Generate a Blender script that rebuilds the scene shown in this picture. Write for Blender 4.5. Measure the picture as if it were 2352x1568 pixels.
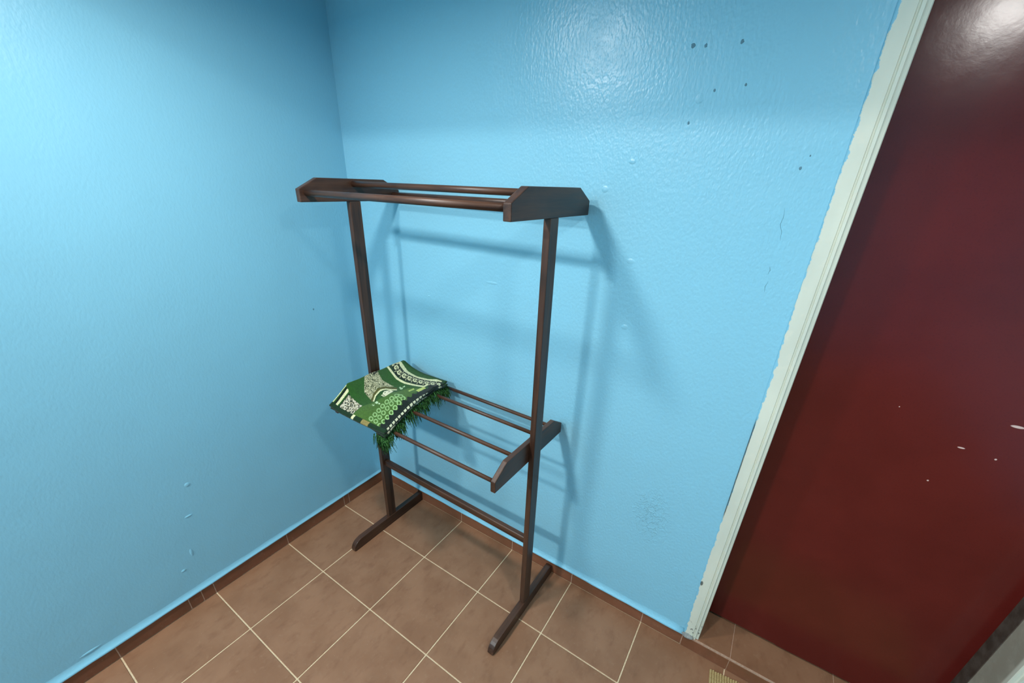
import bpy, bmesh, math, random
import numpy as np
from mathutils import Matrix, Vector

# ------------------------------------------------------------------ clean
for o in list(bpy.data.objects):
    bpy.data.objects.remove(o, do_unlink=True)
SC = bpy.context.scene
COL = SC.collection
S = 0.3                                   # one floor tile = 0.30 m; lengths below are often given in tiles

# ------------------------------------------------------------------ camera
cam = bpy.data.cameras.new('camera')
cam.sensor_fit = 'HORIZONTAL'; cam.sensor_width = 36.0
cam.lens = 932.2547 / 2352 * 36.0
cam.shift_x = (1176 - 1173.1927) / 2352
cam.shift_y = (861.6817 - 784) / 2352
cam.clip_start = 0.02
camo = bpy.data.objects.new('camera', cam); COL.objects.link(camo)
RX = Vector((0.8349677, 0.5492848, 0.0333942))
RY = Vector((0.2604912, -0.3410601, -0.9032288))
RZ = Vector((-0.4847405, 0.7628658, -0.4278580))
m = Matrix.Identity(4)
for r in range(3):
    m[r][0] = RX[r]; m[r][1] = -RY[r]; m[r][2] = -RZ[r]
m[0][3], m[1][3], m[2][3] = 1.5540422, -1.1594040, 1.5268900
camo.matrix_world = m
SC.camera = camo

# ------------------------------------------------------------------ world, exposure
w = bpy.data.worlds.new('room_world'); SC.world = w; w.use_nodes = True
w.node_tree.nodes['Background'].inputs[0].default_value = (0.6, 0.75, 0.9, 1)
w.node_tree.nodes['Background'].inputs[1].default_value = 0.02
SC.view_settings.view_transform = 'Standard'
SC.view_settings.look = 'None'
SC.view_settings.gamma = 1
SC.view_settings.use_curve_mapping = False
SC.view_settings.exposure = 0.07
SC.cycles.max_bounces = 5
SC.cycles.diffuse_bounces = 4
SC.cycles.glossy_bounces = 2
SC.cycles.caustics_reflective = False
CEIL, SOFF, SOFFY = 2.60, 2.105, -1.41                  # main ceiling; lowered ceiling over the corner, its edge
# x, y, z of the ceiling it sits in, rim radius, watt
LAMPS = [(0.66, -0.90, SOFF, .075, 12.8, 'small round recessed lamp in the low ceiling above the rack'),
         (1.97, -0.90, SOFF, .075, 10.0, 'small round recessed lamp in the low ceiling before the red door'),
         (0.42, -2.98, CEIL, .130, 74.0, 'round ceiling lamp in the high part of the room behind the viewer')]

# ------------------------------------------------------------------ helpers
def srgb(r, g, b):
    def f(c):
        c /= 255.0
        return c / 12.92 if c <= 0.04045 else ((c + 0.055) / 1.055) ** 2.4
    return (f(r), f(g), f(b), 1.0)

def link(name, me, mat=None, parent=None):
    o = bpy.data.objects.new(name, me); COL.objects.link(o)
    if mat is not None and me is not None:
        me.materials.clear(); me.materials.append(mat)
    if parent is not None:
        o.parent = parent
    return o

def to_mesh(name, bm, smooth=False):
    bmesh.ops.recalc_face_normals(bm, faces=bm.faces[:])
    me = bpy.data.meshes.new(name); bm.to_mesh(me); bm.free()
    if smooth:
        for p in me.polygons: p.use_smooth = True
    return me

def tag(o, label=None, cat=None, group=None, kind=None):
    if label: o['label'] = label
    if cat: o['category'] = cat
    if group: o['group'] = group
    if kind: o['kind'] = kind
    return o

def box(bm, x0, x1, y0, y1, z0, z1):
    v = [bm.verts.new((x, y, z)) for x in (x0, x1) for y in (y0, y1) for z in (z0, z1)]
    for f in ((0,1,3,2),(4,6,7,5),(0,4,5,1),(2,3,7,6),(0,2,6,4),(1,5,7,3)):
        bm.faces.new([v[i] for i in f])
    return v

def bevel(bm, w, seg=2):
    bmesh.ops.bevel(bm, geom=bm.edges[:], offset=w, segments=seg, profile=0.6, affect='EDGES', clamp_overlap=True)

def prism(bm, poly, axis, a, b):
    """extrude a 2D polygon between a and b along axis ('x': poly=(y,z); 'z': poly=(x,y))"""
    def P(p, t):
        return (t, p[0], p[1]) if axis == 'x' else (p[0], p[1], t)
    v0 = [bm.verts.new(P(p, a)) for p in poly]; v1 = [bm.verts.new(P(p, b)) for p in poly]
    n = len(poly)
    bm.faces.new(v0[::-1]); bm.faces.new(v1)
    for i in range(n):
        bm.faces.new((v0[i], v0[(i+1) % n], v1[(i+1) % n], v1[i]))

def rod_mesh(name, L, r, n=20):
    """round rail along +x from 0 to L, slightly rounded shoulders"""
    bm = bmesh.new()
    prof = [(0, r*0.97), (L*0.5, r), (L, r*0.97)]
    rings = [[bm.verts.new((x, rr*math.cos(2*math.pi*k/n), rr*math.sin(2*math.pi*k/n))) for k in range(n)] for x, rr in prof]
    for A, B in zip(rings[:-1], rings[1:]):
        for k in range(n):
            f = bm.faces.new((A[k], A[(k+1) % n], B[(k+1) % n], B[k])); f.smooth = True
    bm.faces.new(rings[0]); bm.faces.new(rings[-1][::-1])
    me = to_mesh(name, bm)
    for p in me.polygons: p.use_smooth = len(p.vertices) == 4
    return me

# node helpers
class NT:
    def __init__(self, name):
        self.m = bpy.data.materials.new(name); self.m.use_nodes = True
        self.t = self.m.node_tree; self.n = self.t.nodes; self.bsdf = self.n['Principled BSDF']
        self.pos = None
    def node(self, typ, **kw):
        nd = self.n.new(typ)
        for k, v in kw.items(): setattr(nd, k, v)
        return nd
    def link(self, a, b): self.t.links.new(a, b)
    def set(self, sock, v):
        if isinstance(v, (int, float, tuple, list)): sock.default_value = v
        else: self.link(v, sock)
    def coords(self, kind='Object'):
        return self.node('ShaderNodeTexCoord').outputs[kind]
    def worldpos(self):
        if self.pos is None: self.pos = self.node('ShaderNodeNewGeometry').outputs['Position']
        return self.pos
    def mapping(self, vec, scale=(1,1,1), loc=(0,0,0), rot=(0,0,0)):
        nd = self.node('ShaderNodeMapping'); self.link(vec, nd.inputs[0])
        nd.inputs[1].default_value = loc; nd.inputs[2].default_value = rot; nd.inputs[3].default_value = scale
        return nd.outputs[0]
    def noise(self, vec, scale, detail=3, rough=0.55, dist=0.0):
        nd = self.node('ShaderNodeTexNoise'); self.link(vec, nd.inputs['Vector'])
        nd.inputs['Scale'].default_value = scale; nd.inputs['Detail'].default_value = detail
        nd.inputs['Roughness'].default_value = rough; nd.inputs['Distortion'].default_value = dist
        return nd.outputs['Fac']
    def math(self, op, a, b=0.0, c=None, clamp=False):
        nd = self.node('ShaderNodeMath', operation=op, use_clamp=clamp)
        self.set(nd.inputs[0], a); self.set(nd.inputs[1], b)
        if c is not None: self.set(nd.inputs[2], c)
        return nd.outputs[0]
    def ramp(self, fac, a, b, lo=0.0, hi=1.0, smooth=True):
        nd = self.node('ShaderNodeMapRange'); 
        if smooth: nd.interpolation_type = 'SMOOTHSTEP'
        self.set(nd.inputs[0], fac)
        nd.inputs[1].default_value = a; nd.inputs[2].default_value = b; nd.inputs[3].default_value = lo; nd.inputs[4].default_value = hi
        return nd.outputs[0]
    def mix(self, fac, a, b, mode='MIX'):
        nd = self.node('ShaderNodeMix', data_type='RGBA', blend_type=mode)
        self.set(nd.inputs[0], fac); self.set(nd.inputs[6], a); self.set(nd.inputs[7], b)
        return nd.outputs[2]
    def sep(self, vec):
        nd = self.node('ShaderNodeSeparateXYZ'); self.link(vec, nd.inputs[0]); return nd.outputs
    def spot(self, p, r0, r1, stretch=(1,1,1)):
        """1 inside r0 falling to 0 at r1 round the world point p"""
        sub = self.node('ShaderNodeVectorMath', operation='SUBTRACT'); self.link(self.worldpos(), sub.inputs[0]); sub.inputs[1].default_value = p
        mul = self.node('ShaderNodeVectorMath', operation='MULTIPLY'); self.link(sub.outputs[0], mul.inputs[0]); mul.inputs[1].default_value = stretch
        ln = self.node('ShaderNodeVectorMath', operation='LENGTH'); self.link(mul.outputs[0], ln.inputs[0])
        return self.ramp(ln.outputs['Value'], r0, r1, 1.0, 0.0)
    def bump(self, h, strength, dist, prev=None):
        nd = self.node('ShaderNodeBump'); self.link(h, nd.inputs['Height'])
        nd.inputs['Strength'].default_value = strength; nd.inputs['Distance'].default_value = dist
        if prev is not None: self.link(prev, nd.inputs['Normal'])
        return nd.outputs[0]
    def out(self, color=None, rough=None, normal=None, spec=None, coat=None):
        b = self.bsdf
        if color is not None: self.set(b.inputs['Base Color'], color)
        if rough is not None: self.set(b.inputs['Roughness'], rough)
        if normal is not None: self.link(normal, b.inputs['Normal'])
        if spec is not None: b.inputs['Specular IOR Level'].default_value = spec
        if coat is not None:
            b.inputs['Coat Weight'].default_value = coat[0]; b.inputs['Coat Roughness'].default_value = coat[1]
        return self.m

WALL_BLUE = srgb(138, 200, 223)

def wall_paint(name, stipple=.2, patch=None):
    t = NT(name); P = t.worldpos()
    big = t.noise(P, 1.6, 2)
    mid = t.noise(P, 9.0, 3)
    col = t.mix(t.math('MULTIPLY', big, 0.35), WALL_BLUE, srgb(143, 203, 225))
    col = t.mix(t.ramp(mid, 0.55, 0.8, 0, 0.10), col, srgb(128, 191, 217))
    stip = t.noise(t.mapping(P, (1, 1, 0.62)), 145.0, 1, 0.5)
    brush = t.noise(t.mapping(P, (1, 1, 0.06)), 70.0, 2, 0.6)
    h = t.math('ADD', t.math('MULTIPLY', stip, stipple), t.math('MULTIPLY', brush, stipple*.4))
    h = t.math('ADD', h, t.math('MULTIPLY', t.noise(P, 5.0, 1), .9))
    if patch:                                   # a run of blistered paint
        h = t.math('ADD', h, t.math('MULTIPLY', t.spot(*patch), t.math('MULTIPLY', t.ramp(t.noise(P, 75, 3, .6, .8), .46, .58, 0, 1), .42)))
    n = t.bump(h, 1.0, 0.0024)
    return t.out(col, t.ramp(mid, 0.3, 0.8, 0.30, 0.42), n, 0.5)

M_back = wall_paint('blue_wall_paint', .46, ((1.405, 0, .515), .02, .135, (1.5, 1, .8)))
M_left = wall_paint('blue_wall_paint_side', .2)
M_wall = wall_paint('blue_wall_paint_far', .2)

def plain(name, col, rough, nscale=None, nstr=0.2, ndist=0.001, spec=0.5, var=None):
    t = NT(name); n = None; c = col
    P = t.coords()
    if nscale:
        f = t.noise(P, nscale, 3); n = t.bump(f, nstr, ndist)
        if var is not None: c = t.mix(t.ramp(f, .3, .75, 0, 1), col, var)
    return t.out(c, rough, n, spec)

M_ceil = plain('white_ceiling_paint', srgb(232, 234, 232), 0.8, 40, 0.15)

def tile_mat(name, c0, c1, rough):
    t = NT(name); P = t.worldpos()
    oi = t.node('ShaderNodeObjectInfo').outputs['Random']
    a = t.noise(P, 7, 4); b = t.noise(P, 60, 4, .6); cst = t.noise(t.mapping(P, (1, .5, 1), rot=(0, 0, .6)), 28, 3, .6)
    c = t.mix(t.ramp(a, .3, .7, 0, 1), c0, c1)
    c = t.mix(t.ramp(cst, .48, .75, 0, .42), c, srgb(112, 74, 52))
    c = t.mix(t.ramp(b, .55, .8, 0, .35), c, srgb(166, 130, 104))
    sp = t.noise(P, 190, 1, .4)
    c = t.mix(t.ramp(sp, .78, .83, 0, .5), c, srgb(205, 175, 148))
    c = t.mix(t.math('MULTIPLY', oi, .16), c, srgb(128, 92, 64))
    n = t.bump(b, .22, .0008); n = t.bump(a, .2, .002, n)
    return t.out(c, rough, n, .35)
M_tile = tile_mat('terracotta_floor_tile', srgb(152, 111, 84), srgb(138, 98, 72), .55)
M_skirt = tile_mat('terracotta_skirting_tile', srgb(140, 88, 64), srgb(124, 78, 54), .5)
M_grout = plain('cream_grout', srgb(224, 200, 166), .9, 200, .3, .0008, .2, srgb(204, 178, 144))
M_grout_dk = plain('brown_grout', srgb(196, 162, 140), .9, 200, .3, .0008, .2, srgb(172, 138, 116))
M_mortar = plain('grey_cement', srgb(128, 130, 128), .9, 60, .6, .002, .2, srgb(168, 170, 166))
M_blackgap = plain('dark_void', srgb(24, 20, 20), .9)

def wood_mat(name, axis):
    t = NT(name); P = t.coords()
    sc = [46, 46, 46]; sc[axis] = 2.4
    g = t.noise(t.mapping(P, tuple(sc)), 1.0, 5, .62, .6)
    sc2 = [170, 170, 170]; sc2[axis] = 6
    g2 = t.noise(t.mapping(P, tuple(sc2)), 1.0, 3, .6)
    blot = t.noise(P, 6, 3)
    c = t.mix(t.ramp(g, .32, .68, 0, 1), srgb(48, 31, 25), srgb(86, 57, 41))
    c = t.mix(t.ramp(g2, .5, .75, 0, .45), c, srgb(40, 24, 18))
    c = t.mix(t.ramp(blot, .55, .75, 0, .4), c, srgb(98, 64, 43))
    n = t.bump(g2, .12, .0006)
    return t.out(c, t.ramp(g, .3, .7, .32, .44), n, .42)
M_wood = [wood_mat('dark_stained_wood_%s' % a, i) for i, a in enumerate('xyz')]

# ------------------------------------------------------------------ room shell
XR, YR = 3.05, -3.9                       # far right and rear walls
HB = 0.2071 * S
JX0, JX1 = 5.355 * S, 7.77 * S             # door frame, outer edges
FX0, FX1 = 5.525 * S, 7.60 * S             # door frame, clear opening
DY = 0.445 * S                             # door face set back into the opening
DTOP = 2.06

ceil = bmesh.new(); box(ceil, -.12, XR+.12, YR-.12, SOFFY, CEIL, CEIL+.1); box(ceil, -.12, XR+.12, SOFFY, .12, SOFF, CEIL+.1)
tag(link('ceiling', to_mesh('ceiling', ceil), M_ceil), 'plain white ceiling above the blue room', 'ceiling', kind='structure')

bm = bmesh.new(); box(bm, -.12, 0, YR, .12, 0, CEIL)
wl = tag(link('wall_left', to_mesh('wall_left', bm), M_left), 'glossy light blue painted wall left of the corner', 'wall', kind='structure')
bm = bmesh.new()
box(bm, 0, JX0+.01, 0, .12, 0, CEIL); box(bm, JX1-.01, XR, 0, .12, 0, CEIL); box(bm, JX0+.01, JX1-.01, 0, .12, DTOP+.03, CEIL)
wb = tag(link('wall_back', to_mesh('wall_back', bm), M_back), 'glossy light blue painted wall between corner and red door', 'wall', kind='structure')
bm = bmesh.new(); box(bm, XR, XR+.12, YR, .12, 0, CEIL)
tag(link('wall_right', to_mesh('wall_right', bm), M_wall), 'light blue wall beyond the door on the right', 'wall', kind='structure')
bm = bmesh.new(); box(bm, -.12, XR+.12, YR-.12, YR, 0, CEIL)
tag(link('wall_rear', to_mesh('wall_rear', bm), M_wall), 'light blue wall behind the viewer', 'wall', kind='structure')

# nail holes, hairline cracks and paint blisters, built on the wall surfaces
M_hole = plain('grey_blue_wall_mark', srgb(88, 132, 150), .7)
def wall_point(axis, p, q, z):                 # p along the wall, q out of the wall
    return (q, p, z) if axis == 'y' else (p, -q, z)
def nail_hole(parent, axis, p, z, r, asp=1.35, seed=1):
    bm = bmesh.new(); N = 12; rn = random.Random(seed)
    a = [bm.verts.new(wall_point(axis, p+r*(1+rn.uniform(-.25, .25))*math.cos(2*math.pi*k/N), -.0002, z+asp*r*(1+rn.uniform(-.2, .2))*math.sin(2*math.pi*k/N))) for k in range(N)]
    c = bm.verts.new(wall_point(axis, p, .0006, z))
    for k in range(N): bm.faces.new((a[k], a[(k+1) % N], c))
    return link('nail_hole', to_mesh('nail_hole', bm), M_hole, parent)
def blister(parent, axis, p, z, rx, rz, hgt, mat):
    bm = bmesh.new(); N = 16; rings = []
    for f, hh in ((1.0, -.0004), (.72, .45), (.4, .85), (.0, 1.0)):
        if f == 0: rings.append([bm.verts.new(wall_point(axis, p, hgt, z))]); continue
        rings.append([bm.verts.new(wall_point(axis, p+rx*f*math.cos(2*math.pi*k/N), hgt*hh if hh > 0 else hh, z+rz*f*math.sin(2*math.pi*k/N))) for k in range(N)])
    for A, B in zip(rings[:-2], rings[1:-1]):
        for k in range(N): bm.faces.new((A[k], A[(k+1) % N], B[(k+1) % N], B[k]))
    for k in range(N): bm.faces.new((rings[-2][k], rings[-2][(k+1) % N], rings[-1][0]))
    return link('paint_blister', to_mesh('paint_blister', bm, True), mat, parent)
def hairline(parent, axis, pts, r):
    bm = bmesh.new(); n = len(pts)
    L_ = [bm.verts.new(wall_point(axis, p-r*(.3+.7*math.sin(math.pi*i/(n-1))), -.0006, z)) for i, (p, z) in enumerate(pts)]
    M_ = [bm.verts.new(wall_point(axis, p, .0004, z)) for p, z in pts]
    R_ = [bm.verts.new(wall_point(axis, p+r*(.3+.7*math.sin(math.pi*i/(n-1))), -.0006, z)) for i, (p, z) in enumerate(pts)]
    for i in range(n-1):
        bm.faces.new((L_[i], M_[i], M_[i+1], L_[i+1])); bm.faces.new((M_[i], R_[i], R_[i+1], M_[i+1]))
    return link('hairline_crack', to_mesh('hairline_crack', bm), M_hole, parent)
for i, (p, z, r) in enumerate(((1.265,1.816,.0062),(1.292,1.813,.004),(1.364,1.812,.0045),(1.329,1.729,.0032),(1.286,1.668,.0036),(1.535,1.576,.0034),(1.39,1.735,.003),(1.546,1.60,.002))):
    nail_hole(wb, 'x', p, z, r, 1.35 if i else 1.0, i)
nail_hole(wl, 'y', -.241, 1.032, .0035, 1.5, 3)
for p, z, rx, rz in ((1.165,1.588,.012,.008),(1.10,1.52,.012,.010),(.725,1.208,.030,.006),(.418,1.110,.005,.004),(.95,.205,.008,.008),(1.20,1.34,.014,.009),(1.213,1.15,.012,.009),(1.30,1.715,.010,.012)):
    blister(wb, 'x', p, z, rx, rz, .0014, M_back)
for p, z, rx, rz in ((-.824,.523,.010,.010),(-.853,.399,.014,.005),(-.884,.245,.006,.020),(-.924,.188,.009,.007),(-1.21,.10,.03,.006)):
    blister(wl, 'y', p, z, rx, rz, .0020, M_left)
hairline(wb, 'x', [(1.528,1.497),(1.531,1.478),(1.529,1.462),(1.536,1.446),(1.538,1.428)], .0012)
hairline(wb, 'x', [(1.533,1.368),(1.536,1.360),(1.534,1.350)], .0016)
hairline(wb, 'x', [(1.539,1.334),(1.536,1.322),(1.538,1.308)], .0014)

# sloping plaster edge above the skirting
def lip(name, axis, a, b, w0, w1, parent, mat):
    bm = bmesh.new(); n = 46; rows = []
    rnd = random.Random(4)
    K = 8
    for i in range(n+1):
        f = i/n; t = a+(b-a)*f
        d = (w0+(w1-w0)*f)*(1+.06*math.sin(i*.9)+.04*math.sin(i*2.3)); h = d*3.0
        prof = [(-.003, HB+h)] + [(-.0007+(d+.0007)*(1-k/K)**2.6, HB+.003+(h-.003)*(k/K)) for k in range(K, -1, -1)] + [(d*.85, HB+.0014), (d*.45, HB+.0010), (-.003, HB+.0010)]
        rows.append([bm.verts.new((q, t, z) if axis == 'y' else (t, -q, z)) for q, z in prof])
    m_ = len(prof)
    for A, B in zip(rows[:-1], rows[1:]):
        for k in range(m_):
            f_ = bm.faces.new((A[k], A[(k+1) % m_], B[(k+1) % m_], B[k])); f_.smooth = 0 < k < K+1
    bm.faces.new(rows[0]); bm.faces.new(rows[-1][::-1])
    return link(name, to_mesh(name, bm), mat, parent)
lip('plaster_edge', 'y', 0.0, -1.75, .0075, .016, wl, M_left)
lip('plaster_edge', 'x', 0.0, JX0-.001, .0085, .0125, wb, M_back)

# floor: grout bed with separate tiles
bm = bmesh.new(); box(bm, -.05, XR+.05, YR-.05, .3, -.06, -.0022)
fl = tag(link('floor', to_mesh('floor', bm), M_grout), 'brown tiled floor with cream grout lines', 'floor', kind='structure')
OX, OY = 0.8664, 0.1282                    # phase of the joints, in tiles
G = 0.0023                                 # half joint width
xs = [0.0] + [(OX+i)*S for i in range(0, 11) if (OX+i)*S < XR] + [XR]
ys = [0.0] + [-(j-OY)*S for j in range(1, 14) if -(j-OY)*S > YR] + [YR]
tile_cache = {}
def tile_mesh(lx, ly, lz, bv=.0012):
    k = (round(lx, 4), round(ly, 4), round(lz, 4))
    if k not in tile_cache:
        bm = bmesh.new(); box(bm, -lx/2, lx/2, -ly/2, ly/2, -lz/2, lz/2); bevel(bm, bv, 1)
        tile_cache[k] = to_mesh('tile', bm)
    return tile_cache[k]
rt = random.Random(7)
for i in range(len(xs)-1):
    for j in range(len(ys)-1):
        x0, x1 = xs[i]+G, xs[i+1]-G; y1, y0 = ys[j]-G, ys[j+1]+G
        if x1-x0 < .012 or y1-y0 < .012: continue
        o = link('tile', tile_mesh(x1-x0, y1-y0, .008), M_tile, fl)
        o.location = ((x0+x1)/2, (y0+y1)/2, -.004+rt.uniform(-.0002, .0001)); 

# skirting tiles
SK = .0025
bm = bmesh.new(); box(bm, -.004, SK-.0012, -3.5, 0, 0, HB-.001)
bl_ = tag(link('baseboard_left', to_mesh('baseboard_left', bm), M_grout_dk), 'low brown tile skirting along the left blue wall', 'baseboard', kind='structure')
cuts = [-.003, -.2325, -.2615, -.5615, -.8615, -.9035, -.9465, -1.1615, -1.4615, -1.7615, -2.0615, -2.3615, -2.6615, -2.9615, -3.2615, -3.5]
for a, b in zip(cuts[:-1], cuts[1:]):
    o = link('tile', tile_mesh(.006, a-b-.003, HB-.001), M_skirt, bl_); o.location = (SK-.003, (a+b)/2, HB/2-.0005+.0004)
bm = bmesh.new(); box(bm, 0, JX0, -(SK-.0012), .004, 0, HB-.001)
bb_ = tag(link('baseboard_back', to_mesh('baseboard_back', bm), M_grout_dk), 'low brown tile skirting under the wall behind the rack', 'baseboard', kind='structure')
bcuts = [.003, .2599, .5599, .8599, 1.1599, 1.4599, JX0+.0018]
for a, b in zip(bcuts[:-1], bcuts[1:]):
    o = link('tile', tile_mesh(b-a-.003, .006, HB-.001), M_skirt, bb_); o.location = ((a+b)/2, -(SK-.003), HB/2-.0001)

# ------------------------------------------------------------------ door, frame, raised sill
def frame_paint():
    t = NT('chipped_white_frame_paint'); P = t.worldpos(); x, y, z = t.sep(P)
    nz = t.noise(P, 26, 4, .6); nz2 = t.noise(t.mapping(P, (1, 1, .35)), 9, 3)
    base = t.mix(t.ramp(nz2, .35, .7, 0, 1), srgb(226, 227, 210), srgb(212, 215, 200))
    base = t.mix(t.ramp(nz, .55, .7, 0, .35), base, srgb(234, 228, 208))
    # wall paint brushed over the outer edge, ragged
    edge = t.math('ADD', x, t.math('MULTIPLY', t.math('SUBTRACT', t.noise(P, 55, 5, .65), .5), .020))
    edge = t.math('ADD', edge, t.math('MULTIPLY', t.math('SUBTRACT', t.noise(t.mapping(P, (1, 1, .25)), 10, 2), .5), .022))
    base = t.mix(t.ramp(edge, JX0+.0022, JX0+.0032, 1, 0, False), base, srgb(138, 200, 223))
    # open joint against the wall and a hole low down
    gap = t.math('MULTIPLY', t.ramp(t.math('ABSOLUTE', t.math('SUBTRACT', z, .80)), .15, .19, 1, 0), t.ramp(t.math('ADD', x, t.math('MULTIPLY', nz, .002)), JX0+.0028, JX0+.0042, 1, 0))
    hole = t.spot((JX0+.004, -.004, .333), .003, .0055, (1, 1, .42))
    chip = t.math('MULTIPLY', t.ramp(z, .10, .16, 1, 0), t.ramp(t.noise(P, 85, 3), .60, .66, 0, 1))
    d = t.math('MAXIMUM', t.math('MAXIMUM', gap, hole), chip)
    base = t.mix(t.math('MULTIPLY', d, .85), base, srgb(52, 58, 56))
    reveal_grey = t.math('MULTIPLY', t.math('MULTIPLY', t.ramp(x, FX1-.01, FX1-.005, 0, 1), t.ramp(y, .012, .020, 0, 1)), t.ramp(nz, .2, .6, .75, 1))  # right jamb reveal behind the bead: mottled, darker grey-brown than the frame face
    base = t.mix(t.math('MULTIPLY', reveal_grey, .8), base, srgb(138, 132, 116))
    n = t.bump(nz, .35, .0016); n = t.bump(nz2, .3, .003, n)
    return t.out(base, .42, n, .45)
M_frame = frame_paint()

fr = bpy.data.objects.new('trim_1', None); COL.objects.link(fr)
fr.location = (FX0, 0, HB)
tag(fr, 'chipped off-white wooden frame around the dark red door', 'door frame', kind='structure')
def jamb_poly(side):
    T = [(5.355,.40),(5.355,-.008),(5.362,-.014),(5.452,-.014),(5.457,-.002),(5.465,-.002),(5.470,-.012),(5.489,-.012),(5.493,.006),(5.500,.010),(5.519,.010),(5.525,.018),(5.525,.30),(5.525,.40)]
    pts = []
    for x, y in T:
        if side > 0: x = 5.525 + 7.60 - x
        pts.append((x*S, y*S))
    return pts
def jamb(side):
    bm = bmesh.new(); pts = [(a-FX0, b) for a, b in jamb_poly(side)]
    n = 24; rows = []
    for i in range(n+1):
        z = (DTOP-HB)*i/n - .001
        rows.append([bm.verts.new((a, b, z)) for a, b in pts])
    for A, B in zip(rows[:-1], rows[1:]):
        for k in range(len(pts)):
            bm.faces.new((A[k], A[(k+1) % len(pts)], B[(k+1) % len(pts)], B[k]))
    bm.faces.new(rows[0]); bm.faces.new(rows[-1][::-1])
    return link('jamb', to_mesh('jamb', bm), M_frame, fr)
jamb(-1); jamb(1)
M_stop = plain('grimy_brown_stop', srgb(66, 54, 46), .7, 30, .3, .001, .3, srgb(92, 82, 74))
for x0, x1 in ((FX0-.02, FX0+.0012), (FX1-.0012, FX1+.02)):
    bm = bmesh.new(); box(bm, x0-FX0, x1-FX0, .298*S, DY+.03, 0, DTOP-HB); bevel(bm, .001, 1)
    link('door_stop', to_mesh('door_stop', bm), M_stop, fr)
bm = bmesh.new(); box(bm, JX0-FX0, JX1-FX0, -.010, .12, DTOP-HB, DTOP-HB+.05); bevel(bm, .002, 1)
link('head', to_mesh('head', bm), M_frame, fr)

def door_paint():
    t = NT('glossy_dark_red_door_paint'); P = t.worldpos()
    a = t.noise(P, 3.2, 4); b = t.noise(t.mapping(P, (1, 1, .2)), 40, 3); f = t.noise(P, 240, 2)
    c = t.mix(t.ramp(a, .3, .7, 0, 1), srgb(90, 24, 20), srgb(102, 30, 25))
    c = t.mix(t.ramp(f, .5, .8, 0, .25), c, srgb(58, 14, 14))
    chips = None
    for p, r, st in (((2.0355,DY,.9826),.006,(.62,1,2.0)),((2.0983,DY,1.0657),.010,(.62,1,2.2)),((2.0976,DY,.9753),.0032,(1,1,1)),((2.0138,DY,.8722),.003,(1,1,1)),((1.897,DY,1.05),.002,(1,1,1))):
        s = t.spot(p, r*.55, r*.8, st); chips = s if chips is None else t.math('MAXIMUM', chips, s)
    c = t.mix(chips, c, srgb(226, 196, 186))
    n = t.bump(f, .10, .0004); n = t.bump(t.noise(P, 30, 2), .10, .0015, n); n = t.bump(a, .2, .006, n); n = t.bump(b, .05, .0006, n)
    return t.out(c, .20, n, .5)
M_door = door_paint()
dr = bpy.data.objects.new('door_1', None); COL.objects.link(dr); dr.location = (FX0, DY, HB)
tag(dr, 'glossy dark red painted door set back in its white frame', 'door', kind='structure')
bm = bmesh.new()
zb = .006
# bottom edge with the small step that shows two-fifths along
xm = 6.28*S-FX0
poly = [(-.001, zb+.010), (xm, zb+.010), (xm+.008, zb+.004), (FX1-FX0+.001, zb+.004), (FX1-FX0+.001, DTOP-HB-.004), (-.001, DTOP-HB-.004)]
v0 = [bm.verts.new((x, 0, z)) for x, z in poly]; v1 = [bm.verts.new((x, .038, z)) for x, z in poly]
bm.faces.new(v0); bm.faces.new(v1[::-1])
for i in range(6): bm.faces.new((v0[i], v0[(i+1) % 6], v1[(i+1) % 6], v1[i]))
bevel(bm, .0016, 2)
link('door_leaf', to_mesh('door_leaf', bm), M_door, dr)
bm = bmesh.new(); box(bm, JX0-FX0-.02, JX1-FX0+.02, .06, .065, -.06, DTOP-HB+.05)
link('dark_room_panel', to_mesh('dark_room_panel', bm), M_blackgap, dr)

sl = bpy.data.objects.new('trim_2', None); COL.objects.link(sl); sl.location = (FX0, 0, 0)
tag(sl, 'raised brown tiled sill under the dark red door', 'door sill', kind='structure')
bm = bmesh.new(); box(bm, JX0-FX0-.001, XR-FX0, -.0028, .20, -.001, HB-.0009)
link('mortar_bed', to_mesh('mortar_bed', bm), M_grout_dk, sl)
xj = [JX0+.0008, 5.875*S, 6.875*S, 7.77*S]
for a, b in zip(xj[:-1], xj[1:]):
    g = .0007
    o = link('tile', tile_mesh(b-a-2*g, .196, .008), M_tile, sl); o.location = ((a+b)/2-FX0, .0975, HB-.004)
    o = link('tile', tile_mesh(b-a-2*g, .007, HB-.0085), M_skirt, sl); o.location = ((a+b)/2-FX0, -.0005, (HB-.0085)/2)
# skirting going on right of the door
o = link('tile', tile_mesh(XR-7.77*S-.004, .007, HB-.001), M_skirt, sl); o.location = ((XR+7.77*S)/2-FX0, -.0005, HB/2)
# lump of cement where frame, skirting and sill meet
bm = bmesh.new(); bmesh.ops.create_icosphere(bm, subdivisions=3, radius=1.0)
rn = random.Random(3)
for v in bm.verts:
    k = 1+.12*math.sin(9*v.co.x+1)*math.cos(7*v.co.z)+rn.uniform(-.05, .05)
    v.co = Vector((v.co.x*.021*k, v.co.y*.009*k, v.co.z*.010*k))
o = link('cement_patch', to_mesh('cement_patch', bm, True), M_mortar, sl); o.location = (JX0-FX0+.014, -.006, HB+.004)

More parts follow.
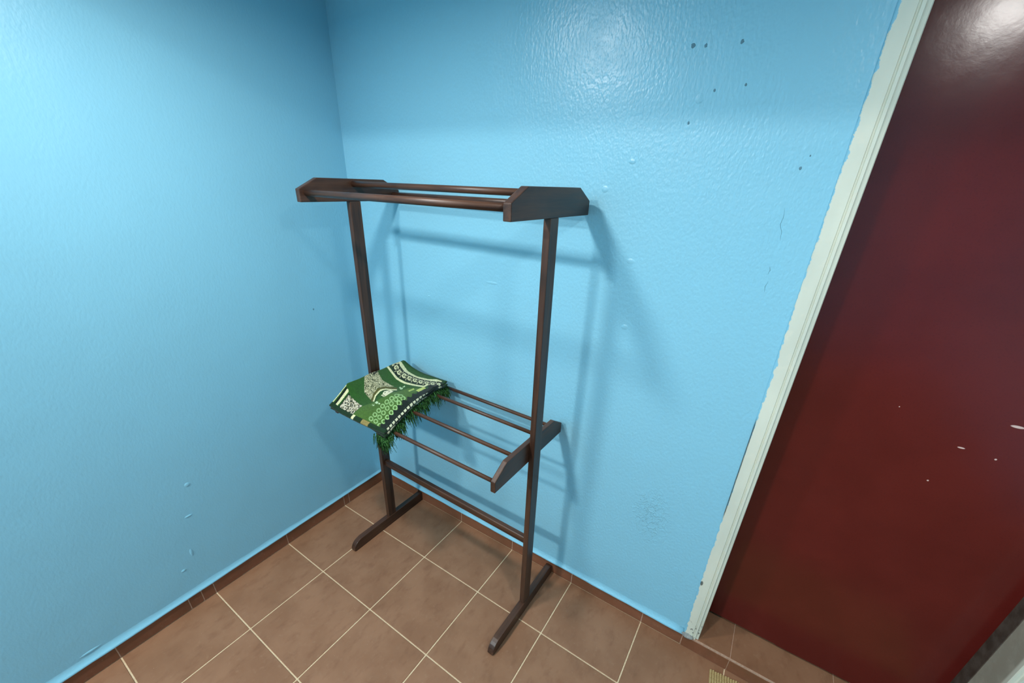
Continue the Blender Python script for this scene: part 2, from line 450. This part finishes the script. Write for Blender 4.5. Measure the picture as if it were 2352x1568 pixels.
# ------------------------------------------------------------------ ceiling lamps
M_lampring = plain('white_lamp_rim', srgb(235, 235, 232), .4)
t = NT('lamp_diffuser'); t.bsdf.inputs['Emission Color'].default_value = (1, .98, .94, 1); t.bsdf.inputs['Emission Strength'].default_value = 4.0
M_diff = t.out(srgb(240, 240, 238), .5)
for lx, ly, lz, lr, watt, lab in LAMPS:
    e = bpy.data.objects.new('ceiling_lamp', None); COL.objects.link(e); e.location = (lx, ly, lz)
    tag(e, lab, 'ceiling lamp')
    bm = bmesh.new(); N = 40
    prof = [(lr*1.22, 0), (lr*1.25, -.006), (lr*1.20, -.016), (lr*1.06, -.016), (lr*1.02, -.003)]
    rings = [[bm.verts.new((r*math.cos(2*math.pi*k/N), r*math.sin(2*math.pi*k/N), z)) for k in range(N)] for r, z in prof]
    for A, B in zip(rings[:-1], rings[1:]):
        for k in range(N): bm.faces.new((A[k], A[(k+1) % N], B[(k+1) % N], B[k]))
    link('rim', to_mesh('rim', bm, True), M_lampring, e)
    bm = bmesh.new(); bmesh.ops.create_circle(bm, cap_ends=True, segments=N, radius=lr*1.02)
    o = link('diffuser', to_mesh('diffuser', bm), M_diff, e); o.location = (0, 0, -.002)
    L = bpy.data.lights.new('lamp_light', 'AREA'); L.shape = 'DISK'; L.size = lr*2*.95; L.energy = watt; L.color = (1.0, .985, .95)
    lo = bpy.data.objects.new('lamp_light', L); COL.objects.link(lo); lo.parent = e; lo.location = (0, 0, -.005)

# ------------------------------------------------------------------ wooden rack
W, T, D, H = 2.5043, .066, .1418, 4.8418
FLn, FBn, HF = .7472, .6851, .1699
BL, BC, BH, CH = .6456, .1238, .2318, .2164
S0, SCh, SH, CH2, TS, SF, SB = 2.3944, .1279, .2524, .1985, .0552, .6723, .6746
rack = bpy.data.objects.new('clothes_rack', None); COL.objects.link(rack)
rack.location = (.9696*S, -.6542*S, 0); rack.rotation_euler = (0, 0, -.01669)
tag(rack, 'dark-stained wooden clothes rack with rails and slatted shelf standing in the corner', 'clothes rack')
def part(name, bm, mat, loc, bv=.0022, seg=2):
    bevel(bm, bv, seg)
    o = link(name, to_mesh(name, bm), mat, rack); o.location = loc; return o
for u in (-T, W):                                   # u = left side of each upright
    bm = bmesh.new(); box(bm, 0, T*S, -D/2*S, D/2*S, 0, (H-HF)*S); part('post', bm, M_wood[2], (u*S, 0, HF*S))
    # foot: long bar, rounded over at both top ends
    prof = []
    r = .150
    for k in range(7):
        a = math.pi/2*k/6; prof.append((-FLn+r-r*math.cos(a), HF-r+r*math.sin(a)))
    r = .06
    for k in range(5):
        a = math.pi/2*k/4; prof.append((FBn-r+r*math.sin(a), HF-r+r*math.cos(a)))
    prof = [(-FLn+.02, 0)] + prof + [(FBn, 0)]
    bm = bmesh.new(); prism(bm, [(y*S, z*S) for y, z in prof], 'x', -.002, T*S+.002); part('foot', bm, M_wood[1], (u*S, 0, 0), .0018)
    hexa = [(-BL, 0), (BL, 0), (BL, BC), (BL-CH, BH), (-BL+CH, BH), (-BL, BC)]
    bm = bmesh.new(); prism(bm, [(y*S, z*S) for y, z in hexa], 'x', -.0006, T*S+.0006); part('top_bracket', bm, M_wood[1], (u*S, 0, H*S), .0025)
for u in (0.0, W-TS):
    hexa = [(-SF, 0), (SB, 0), (SB, SCh), (SB-CH2, SH), (-SF+CH2, SH), (-SF, SCh)]
    bm = bmesh.new(); prism(bm, [(y*S, z*S) for y, z in hexa], 'x', 0, TS*S); part('shelf_bracket', bm, M_wood[1], (u*S, 0, S0*S), .0025)
rm = rod_mesh('top_rail', (W+.02)*S, .0315*S)
for v, z in ((.57, .088), (0, .178), (-.57, .070)):
    o = link('top_rail', rm, M_wood[0], rack); o.location = (-.01*S, -v*S, (H+z)*S)
rm = rod_mesh('shelf_rail', (W-2*TS+.02)*S, .0225*S)
for v, z in ((.605, .072), (.24, .15), (-.24, .15), (-.605, .072)):
    o = link('shelf_rail', rm, M_wood[0], rack); o.location = ((TS-.01)*S, -v*S, (S0+z)*S)
bm = bmesh.new(); box(bm, 0, W*S, -.034*S, .034*S, -.050*S, .050*S); part('stretcher', bm, M_wood[0], (0, 0, 1.205*S), .006, 3)
# ------------------------------------------------------------------ folded prayer rug on the shelf
rug = bpy.data.objects.new('folded_rug', None); COL.objects.link(rug)
M4 = Matrix.Translation((.9696*S, -.6542*S, 0)) @ Matrix.Rotation(-.01669, 4, 'Z')
rug.matrix_world = M4 @ Matrix.Translation((.5*S, -.1*S, S0*S))
tag(rug, 'green and cream patterned fringed rug folded on the rack shelf', 'rug')
RO = np.array([.5, .1])                        # rug origin in rack u, v

def hexh(v):
    a = np.abs(v)
    return np.where(a < .474, .252, .252-(a-.474)*(.252-.128)/.198)
def rodh(v):
    return np.interp(v, [-1.0, -.66, -.605, -.42, -.24, 0, .24, .42, .605, .70, 1.0], [.02, .085, .096, .128, .174, .168, .174, .128, .096, .072, -.03])
C_LF, C_RF, C_RB, C_LB = np.array([.034, .745]), np.array([1.045, .765]), np.array([.815, -.535]), np.array([.017, -.50])

def homog(src, dst):
    A = []; b = []
    for (x, y), (u, v) in zip(src, dst):
        A.append([x, y, 1, 0, 0, 0, -u*x, -u*y]); b.append(u)
        A.append([0, 0, 0, x, y, 1, -v*x, -v*y]); b.append(v)
    h = np.linalg.solve(np.array(A, float), np.array(b, float)); return np.append(h, 1).reshape(3, 3)
HM = homog([(0, 0), (1, 0), (1, 1), (0, 1)], [(175, 770), (1080, 1265), (2090, 480), (1395, 135)])

def lin(r, g, b): return np.array(srgb(r, g, b)[:3])
GRN, GRD, GRL = lin(42, 84, 28), lin(24, 54, 28), lin(80, 116, 44)
CRM, BLK, BEI, LAC = lin(226, 222, 172), lin(12, 22, 16), lin(196, 190, 158), lin(160, 200, 128)

def seg_d(X, Y, pts):
    """distance to a polyline and arc length along it (in drawing units)"""
    best = np.full(X.shape, 1e9); arc = np.zeros(X.shape); s0 = 0.0
    for (x0, y0), (x1, y1) in zip(pts[:-1], pts[1:]):
        dx, dy = x1-x0, y1-y0; L = math.hypot(dx, dy)
        tt = np.clip(((X-x0)*dx+(Y-y0)*dy)/(L*L), 0, 1)
        d = np.hypot(X-x0-tt*dx, Y-y0-tt*dy); k = d < best
        best = np.where(k, d, best); arc = np.where(k, s0+tt*L, arc); s0 += L
    return best, arc
def inpoly(X, Y, pts):
    c = np.zeros(X.shape, bool); n = len(pts)
    for i in range(n):
        x0, y0 = pts[i]; x1, y1 = pts[(i+1) % n]
        if y0 == y1: continue
        k = ((y0 > Y) != (y1 > Y)) & (X < (x1-x0)*(Y-y0)/(y1-y0)+x0)
        c ^= k
    return c
def vnoise(X, Y, seed):
    xi, yi = np.floor(X).astype(int), np.floor(Y).astype(int)
    h = np.sin(xi*127.1+yi*311.7+seed*74.7)*43758.5453
    return h-np.floor(h)

def paint(a, b, seed=0):
    """woven design of the rug, laid out on the folded top face"""
    q = HM @ np.stack([a, b, np.ones_like(a)]); X, Y = q[0]/q[2], q[1]/q[2]
    c = np.tile(GRN, (len(a), 1)); n1 = vnoise(X/9, Y/9, 1+seed); n2 = vnoise(X/30, Y/30, 2+seed); n3 = vnoise(X/16, Y/16, 5+seed)
    c = c*(.82+.36*n1)[:, None]
    def put(mask, col):
        c[mask] = np.asarray(col)*(.8+.4*n1[mask])[:, None]
    # brighter green towards the lace border
    k = inpoly(X, Y, [(590, 960), (760, 840), (1500, 600), (1700, 620), (1100, 1200), (800, 1120)]); put(k, GRL*.8)
    # back border: dark turned edge, cream bands, row of scrolls
    back = [(1180, 190), (1270, 140), (1400, 150), (1500, 300), (1700, 420), (1900, 470), (2060, 500)]
    d, s = seg_d(X, Y, [(1290, 235), (1340, 330), (1430, 385), (1560, 440), (1700, 490), (1850, 530), (1960, 540)])
    put(d < 95, lin(30, 62, 34))
    d2, _ = seg_d(X, Y, [(1230, 190), (1320, 175), (1400, 240), (1480, 320), (1620, 390), (1800, 450), (1990, 470)]); put(d2 < 26, CRM)
    ph = (s % 92)-46
    rr = np.hypot(ph, d)
    put((d < 60), lin(16, 30, 18))
    put((np.abs(rr-27) < 10) & ~((ph > 6) & (ph < 34) & (d < 13)), CRM)
    put((np.hypot(ph-8, d) < 11), CRM*.9)
    put((np.abs(np.abs(ph)-44) < 4) & (d > 18) & (d < 56), CRM*.7)
    d3, _ = seg_d(X, Y, [(1130, 235), (1230, 330), (1330, 430), (1460, 500), (1600, 550), (1745, 590), (1800, 560)]); put(d3 < 15, CRM)
    # dome patch, grainy beige
    k = inpoly(X, Y, [(805, 360), (985, 320), (1100, 470), (1180, 500), (1290, 545), (1020, 590), (905, 730), (805, 640)]); put(k, lin(150, 148, 112))
    put(k & (n3 > .80), lin(58, 66, 44)); put(k & (n1 > .72), lin(196, 190, 154))
    k = inpoly(X, Y, [(860, 350), (985, 320), (1040, 400), (900, 420)]); put(k & (n3 > .45), BLK*1.6)
    for off, col, wdt in ((0, lin(90, 86, 40), 15), (30, CRM, 11), (58, lin(34, 70, 28), 12)):
        d4, _ = seg_d(X, Y, [(925+off*.9, 750+off*.2), (960+off*.8, 665+off*.6), (1040+off*.5, 605+off*.8), (1150+off*.2, 570+off), (1320, 580+off)]); put(d4 < wdt, col)
    k = inpoly(X, Y, [(1075, 695), (1130, 640), (1230, 615), (1280, 640), (1220, 690), (1130, 730)]); put(k & (n3 > .2), lin(232, 224, 190))
    for x, y, w in ((945, 825, 22), (1000, 790, 26), (1040, 815, 16), (1400, 590, 22), (1440, 560, 18), (660, 510, 20), (715, 470, 20), (1380, 570, 16)):
        put((np.hypot((X-x), (Y-y)*1.3) < w) & (n1 > .25), lin(190, 214, 170))
    put((np.hypot(X-690, (Y-470)*1.2) < 34) & (n3 > .5), BLK*1.5)
    # left border: stripes and a grainy square
    for p0, p1, wdt, col in (((225, 745), (490, 600), 22, CRM), ((255, 790), (505, 640), 14, BLK), ((290, 805), (525, 655), 16, CRM*.95), ((325, 840), (550, 690), 12, BLK)):
        d5, _ = seg_d(X, Y, [p0, p1]); put(d5 < wdt, col)
    k = inpoly(X, Y, [(345, 830), (545, 690), (765, 830), (550, 975)]); put(k, lin(150, 142, 116)); put(k & (n3 > .60), lin(212, 202, 178)); put(k & (n3 < .24), BLK*2.5)
    # front and right border: lace rings on green, dark toothed edge with cream dashes
    d6, s6 = seg_d(X, Y, [(985, 1175), (1080, 1095), (1250, 940), (1420, 800), (1560, 700), (1700, 640)])
    for offx, offy in ((0, 0), (-55, -70), (-125, -110)):
        d7, s7 = seg_d(X, Y, [(985+offx, 1175+offy), (1080+offx, 1095+offy), (1250+offx, 940+offy), (1420+offx*.6, 790+offy*.6)])
        rr = np.hypot((s7 % 88)-44, d7)
        put((np.abs(rr-28) < 9) & (d7 < 44), LAC*(.95 if offx == 0 else .8))
    d8, s8 = seg_d(X, Y, [(1060, 1190), (1250, 1030), (1450, 870), (1650, 740), (1850, 640), (2000, 590)])
    put((d8 < 46+22*np.sin(s8/15)) , BLK*1.1)
    d9, s9 = seg_d(X, Y, [(1085, 1262), (1250, 1110), (1450, 950), (1650, 815), (1850, 690), (2010, 600)])
    put(d9 < 36, BLK*1.4); put((d9 < 15) & ((s9 % 62) < 42), lin(206, 206, 172))
    put(inpoly(X, Y, [(1620, 660), (1740, 595), (1775, 630), (1660, 695)]), lin(196, 206, 112))
    put(inpoly(X, Y, [(1500, 650), (1590, 610), (1600, 640), (1520, 670)]), lin(170, 190, 100))
    # front turned edge with the odd cream thread
    k = b < .035; put(k, GRD*.8)
    put(k & (np.abs(a-.45) < .02), CRM); put(k & (a > .60) & (a < .72), lin(150, 132, 78))
    put(a < .012, GRD*.7)
    put(b > .965, lin(26, 66, 32))
    return c

def rug_layer(name, na, nb, lift, th, grow, seed, shade):
    A = np.linspace(0, 1, na); B = np.linspace(0, 1, nb)
    # crowd rows at the rims so that the rims round over
    A = .5-.5*np.cos(A*math.pi)*.35-.5*(1-2*A)*.65; B = .5-.5*np.cos(B*math.pi)*.35-.5*(1-2*B)*.65
    A = (A-A[0])/(A[-1]-A[0]); B = (B-B[0])/(B[-1]-B[0])
    a, b = np.meshgrid(A, B, indexing='ij'); a = a.ravel(); b = b.ravel()
    gl, gr, gf, gb = grow
    ae = -gl+a*(1+gl+gr); be = -gf+b*(1+gf+gb)
    uv = ((1-ae)*(1-be))[:, None]*C_LF+(ae*(1-be))[:, None]*C_RF+(ae*be)[:, None]*C_RB+((1-ae)*be)[:, None]*C_LB
    u, v = uv[:, 0].copy(), uv[:, 1].copy()
    v += .018*np.sin(ae*3.3+.6+seed)*(1-be)+.02*np.sin(ae*2.8+.4)*be
    u += .012*np.sin(be*5+seed)
    wgt = np.clip(1-(u-.055)/.42, 0, 1)**1.7
    sup = rodh(v)+(np.maximum(hexh(v), rodh(v))-rodh(v))*np.minimum(wgt, 1)
    sup = sup+.006*np.sin(u*9+v*5+seed)+.004*np.sin(v*17-u*6)
    e = np.minimum(np.minimum(a*1.05, (1-a)*1.05), np.minimum(b*1.3, (1-b)*1.3))/(th*.62)
    hh = th/2*np.sqrt(np.clip(1-(1-np.clip(e, 0, 1))**2, 0, 1))
    mid = sup+lift+th/2+.012*np.clip(1-e/3, 0, 1)*0
    # back right corner and back rim curl up a little
    mid = mid+.035*np.clip((be-.86)/.14, 0, 1)**2*np.clip(ae, 0, 1)
    n = len(a)
    P = np.concatenate([np.stack([u, v, mid+hh], 1), np.stack([u, v, mid-hh], 1)])
    verts = np.stack([(P[:, 0]-RO[0])*S, -(P[:, 1]-RO[1])*S, P[:, 2]*S], 1)
    idx = np.arange(na*nb).reshape(na, nb)
    f0 = np.stack([idx[:-1, :-1], idx[:-1, 1:], idx[1:, 1:], idx[1:, :-1]], -1).reshape(-1, 4)
    f1 = f0[:, ::-1]+n
    rim = np.concatenate([idx[:, 0], idx[-1, 1:], idx[-2::-1, -1], idx[0, -2:0:-1]])
    nx = np.roll(rim, -1)
    f2 = np.stack([rim, nx, nx+n, rim+n], -1)
    me = bpy.data.meshes.new(name)
    me.from_pydata(verts.tolist(), [], np.concatenate([f0, f1, f2]).tolist()); me.update()
    bm = bmesh.new(); bm.from_mesh(me); bmesh.ops.recalc_face_normals(bm, faces=bm.faces[:]); bm.to_mesh(me); bm.free()
    for p in me.polygons: p.use_smooth = True
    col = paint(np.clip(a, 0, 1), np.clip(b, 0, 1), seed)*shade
    und = np.tile(GRD, (n, 1))*(.7+.6*vnoise(u*90, v*90, 9))[:, None]
    at = me.color_attributes.new('weave', 'FLOAT_COLOR', 'POINT')
    at.data.foreach_set('color', np.concatenate([np.concatenate([col, und]), np.ones((2*n, 1))], 1).astype(np.float32).ravel())
    return me

t = NT('woven_rug_pile')
at = t.node('ShaderNodeAttribute'); at.attribute_name = 'weave'
fz = t.noise(t.coords(), 420, 2, .6); fz2 = t.noise(t.coords(), 60, 3)
cc = t.mix(t.ramp(fz, .35, .7, 0, .30), at.outputs['Color'], (0.004, 0.012, 0.004, 1))
nn = t.bump(fz, .6, .002); nn = t.bump(fz2, .4, .003, nn)
M_rug = t.out(cc, .92, nn, .15)
t.bsdf.inputs['Sheen Weight'].default_value = .15
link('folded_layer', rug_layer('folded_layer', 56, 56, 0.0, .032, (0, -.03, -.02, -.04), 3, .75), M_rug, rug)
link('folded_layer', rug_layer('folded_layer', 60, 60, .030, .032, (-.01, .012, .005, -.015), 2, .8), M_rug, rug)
link('folded_layer', rug_layer('folded_layer', 260, 300, .060, .036, (0, 0, 0, 0), 0, 1.0), M_rug, rug)

# fringe hanging from the right-hand fold and a little at the front
t = NT('green_fringe_yarn')
rv = t.noise(t.coords(), 160, 1)
M_fringe = t.out(t.mix(t.ramp(rv, .35, .65, 0, 1), srgb(18, 46, 22), srgb(58, 102, 50)), .9, None, .15)
rf = random.Random(21); V = []; F = []
def strand(p, d1, d2, L, r):
    base = len(V)
    for k in range(4):
        f = k/3; q = p+d1*(L*(f-f*f*.35))+d2*(L*f*f*.75); rr = r*(1-.6*f)
        for j in range(3):
            an = 2.094*j+f; V.append(((q[0]-RO[0]+rr*math.cos(an))*S, (-(q[1]-RO[1])+rr*math.sin(an))*S, q[2]*S))
    for k in range(3):
        for j in range(3):
            F.append((base+3*k+j, base+3*k+(j+1) % 3, base+3*k+3+(j+1) % 3, base+3*k+3+j))
    F.append((base+11, base+10, base+9))
for i in range(640):
    b = rf.uniform(-.01, 1.0)
    e = C_RF*(1-b)+C_RB*b
    z = float(rodh(e[1]))+rf.uniform(.004, .05)
    p = np.array([e[0]-rf.uniform(.0, .06), e[1], z])
    clump = .5+.5*math.sin(b*34+1.1)
    d1 = np.array([rf.uniform(.25, .95), rf.uniform(-.25, .40), rf.uniform(-.7, -.15)])
    strand(p, d1, np.array([rf.uniform(-.1, .2), rf.uniform(-.2, .2), -.75]), rf.uniform(.11, .18)*(.72+.5*clump), rf.uniform(.0045, .008))
for i in range(60):
    a = rf.choice((rf.uniform(.86, 1.02), rf.uniform(.80, 1.02)))
    e = C_LF*(1-a)+C_RF*a; z = float(rodh(e[1]))+rf.uniform(-.02, .03)
    strand(np.array([e[0], e[1]-.02, z]), np.array([rf.uniform(-.3, .4), rf.uniform(.0, .4), rf.uniform(-1, -.5)]), np.array([0, rf.uniform(-.1, .1), -.7]), rf.uniform(.09, .17), rf.uniform(.0045, .008))
me = bpy.data.meshes.new('fringe'); me.from_pydata(V, [], F); me.update()
tag(link('fringe', me, M_fringe, rug), 'short green yarn fringe', kind='stuff')

# ------------------------------------------------------------------ woven mat at the door
M_mat = plain('straw_mat', srgb(196, 172, 122), .9, 220, .5, .001, .2, srgb(160, 134, 88))
mat = bpy.data.objects.new('door_mat', None); COL.objects.link(mat)
mat.location = (5.711*S, -.117*S, 0); mat.rotation_euler = (0, 0, math.radians(6))
tag(mat, 'beige ribbed straw mat lying in front of the door sill', 'mat')
bm = bmesh.new(); box(bm, .002, .598, -.398, -.002, .0005, .004); bevel(bm, .001, 1)
link('backing', to_mesh('backing', bm), M_mat, mat)
rib = bmesh.new()
prf = [(-.0034, 0), (-.0030, .0024), (-.0014, .0040), (.0014, .0040), (.0030, .0024), (.0034, 0)]
v0 = [rib.verts.new((x, 0, z)) for x, z in prf]; v1 = [rib.verts.new((x, -.396, z)) for x, z in prf]
rib.faces.new(v0); rib.faces.new(v1[::-1])
for i in range(6): rib.faces.new((v0[i], v0[(i+1) % 6], v1[(i+1) % 6], v1[i]))
rib_me = to_mesh('rib', rib)
for k in range(74):
    o = link('rib', rib_me, M_mat, mat); o.location = (.006+k*.008, -.002+.0012*math.sin(k*2.1), .0035)
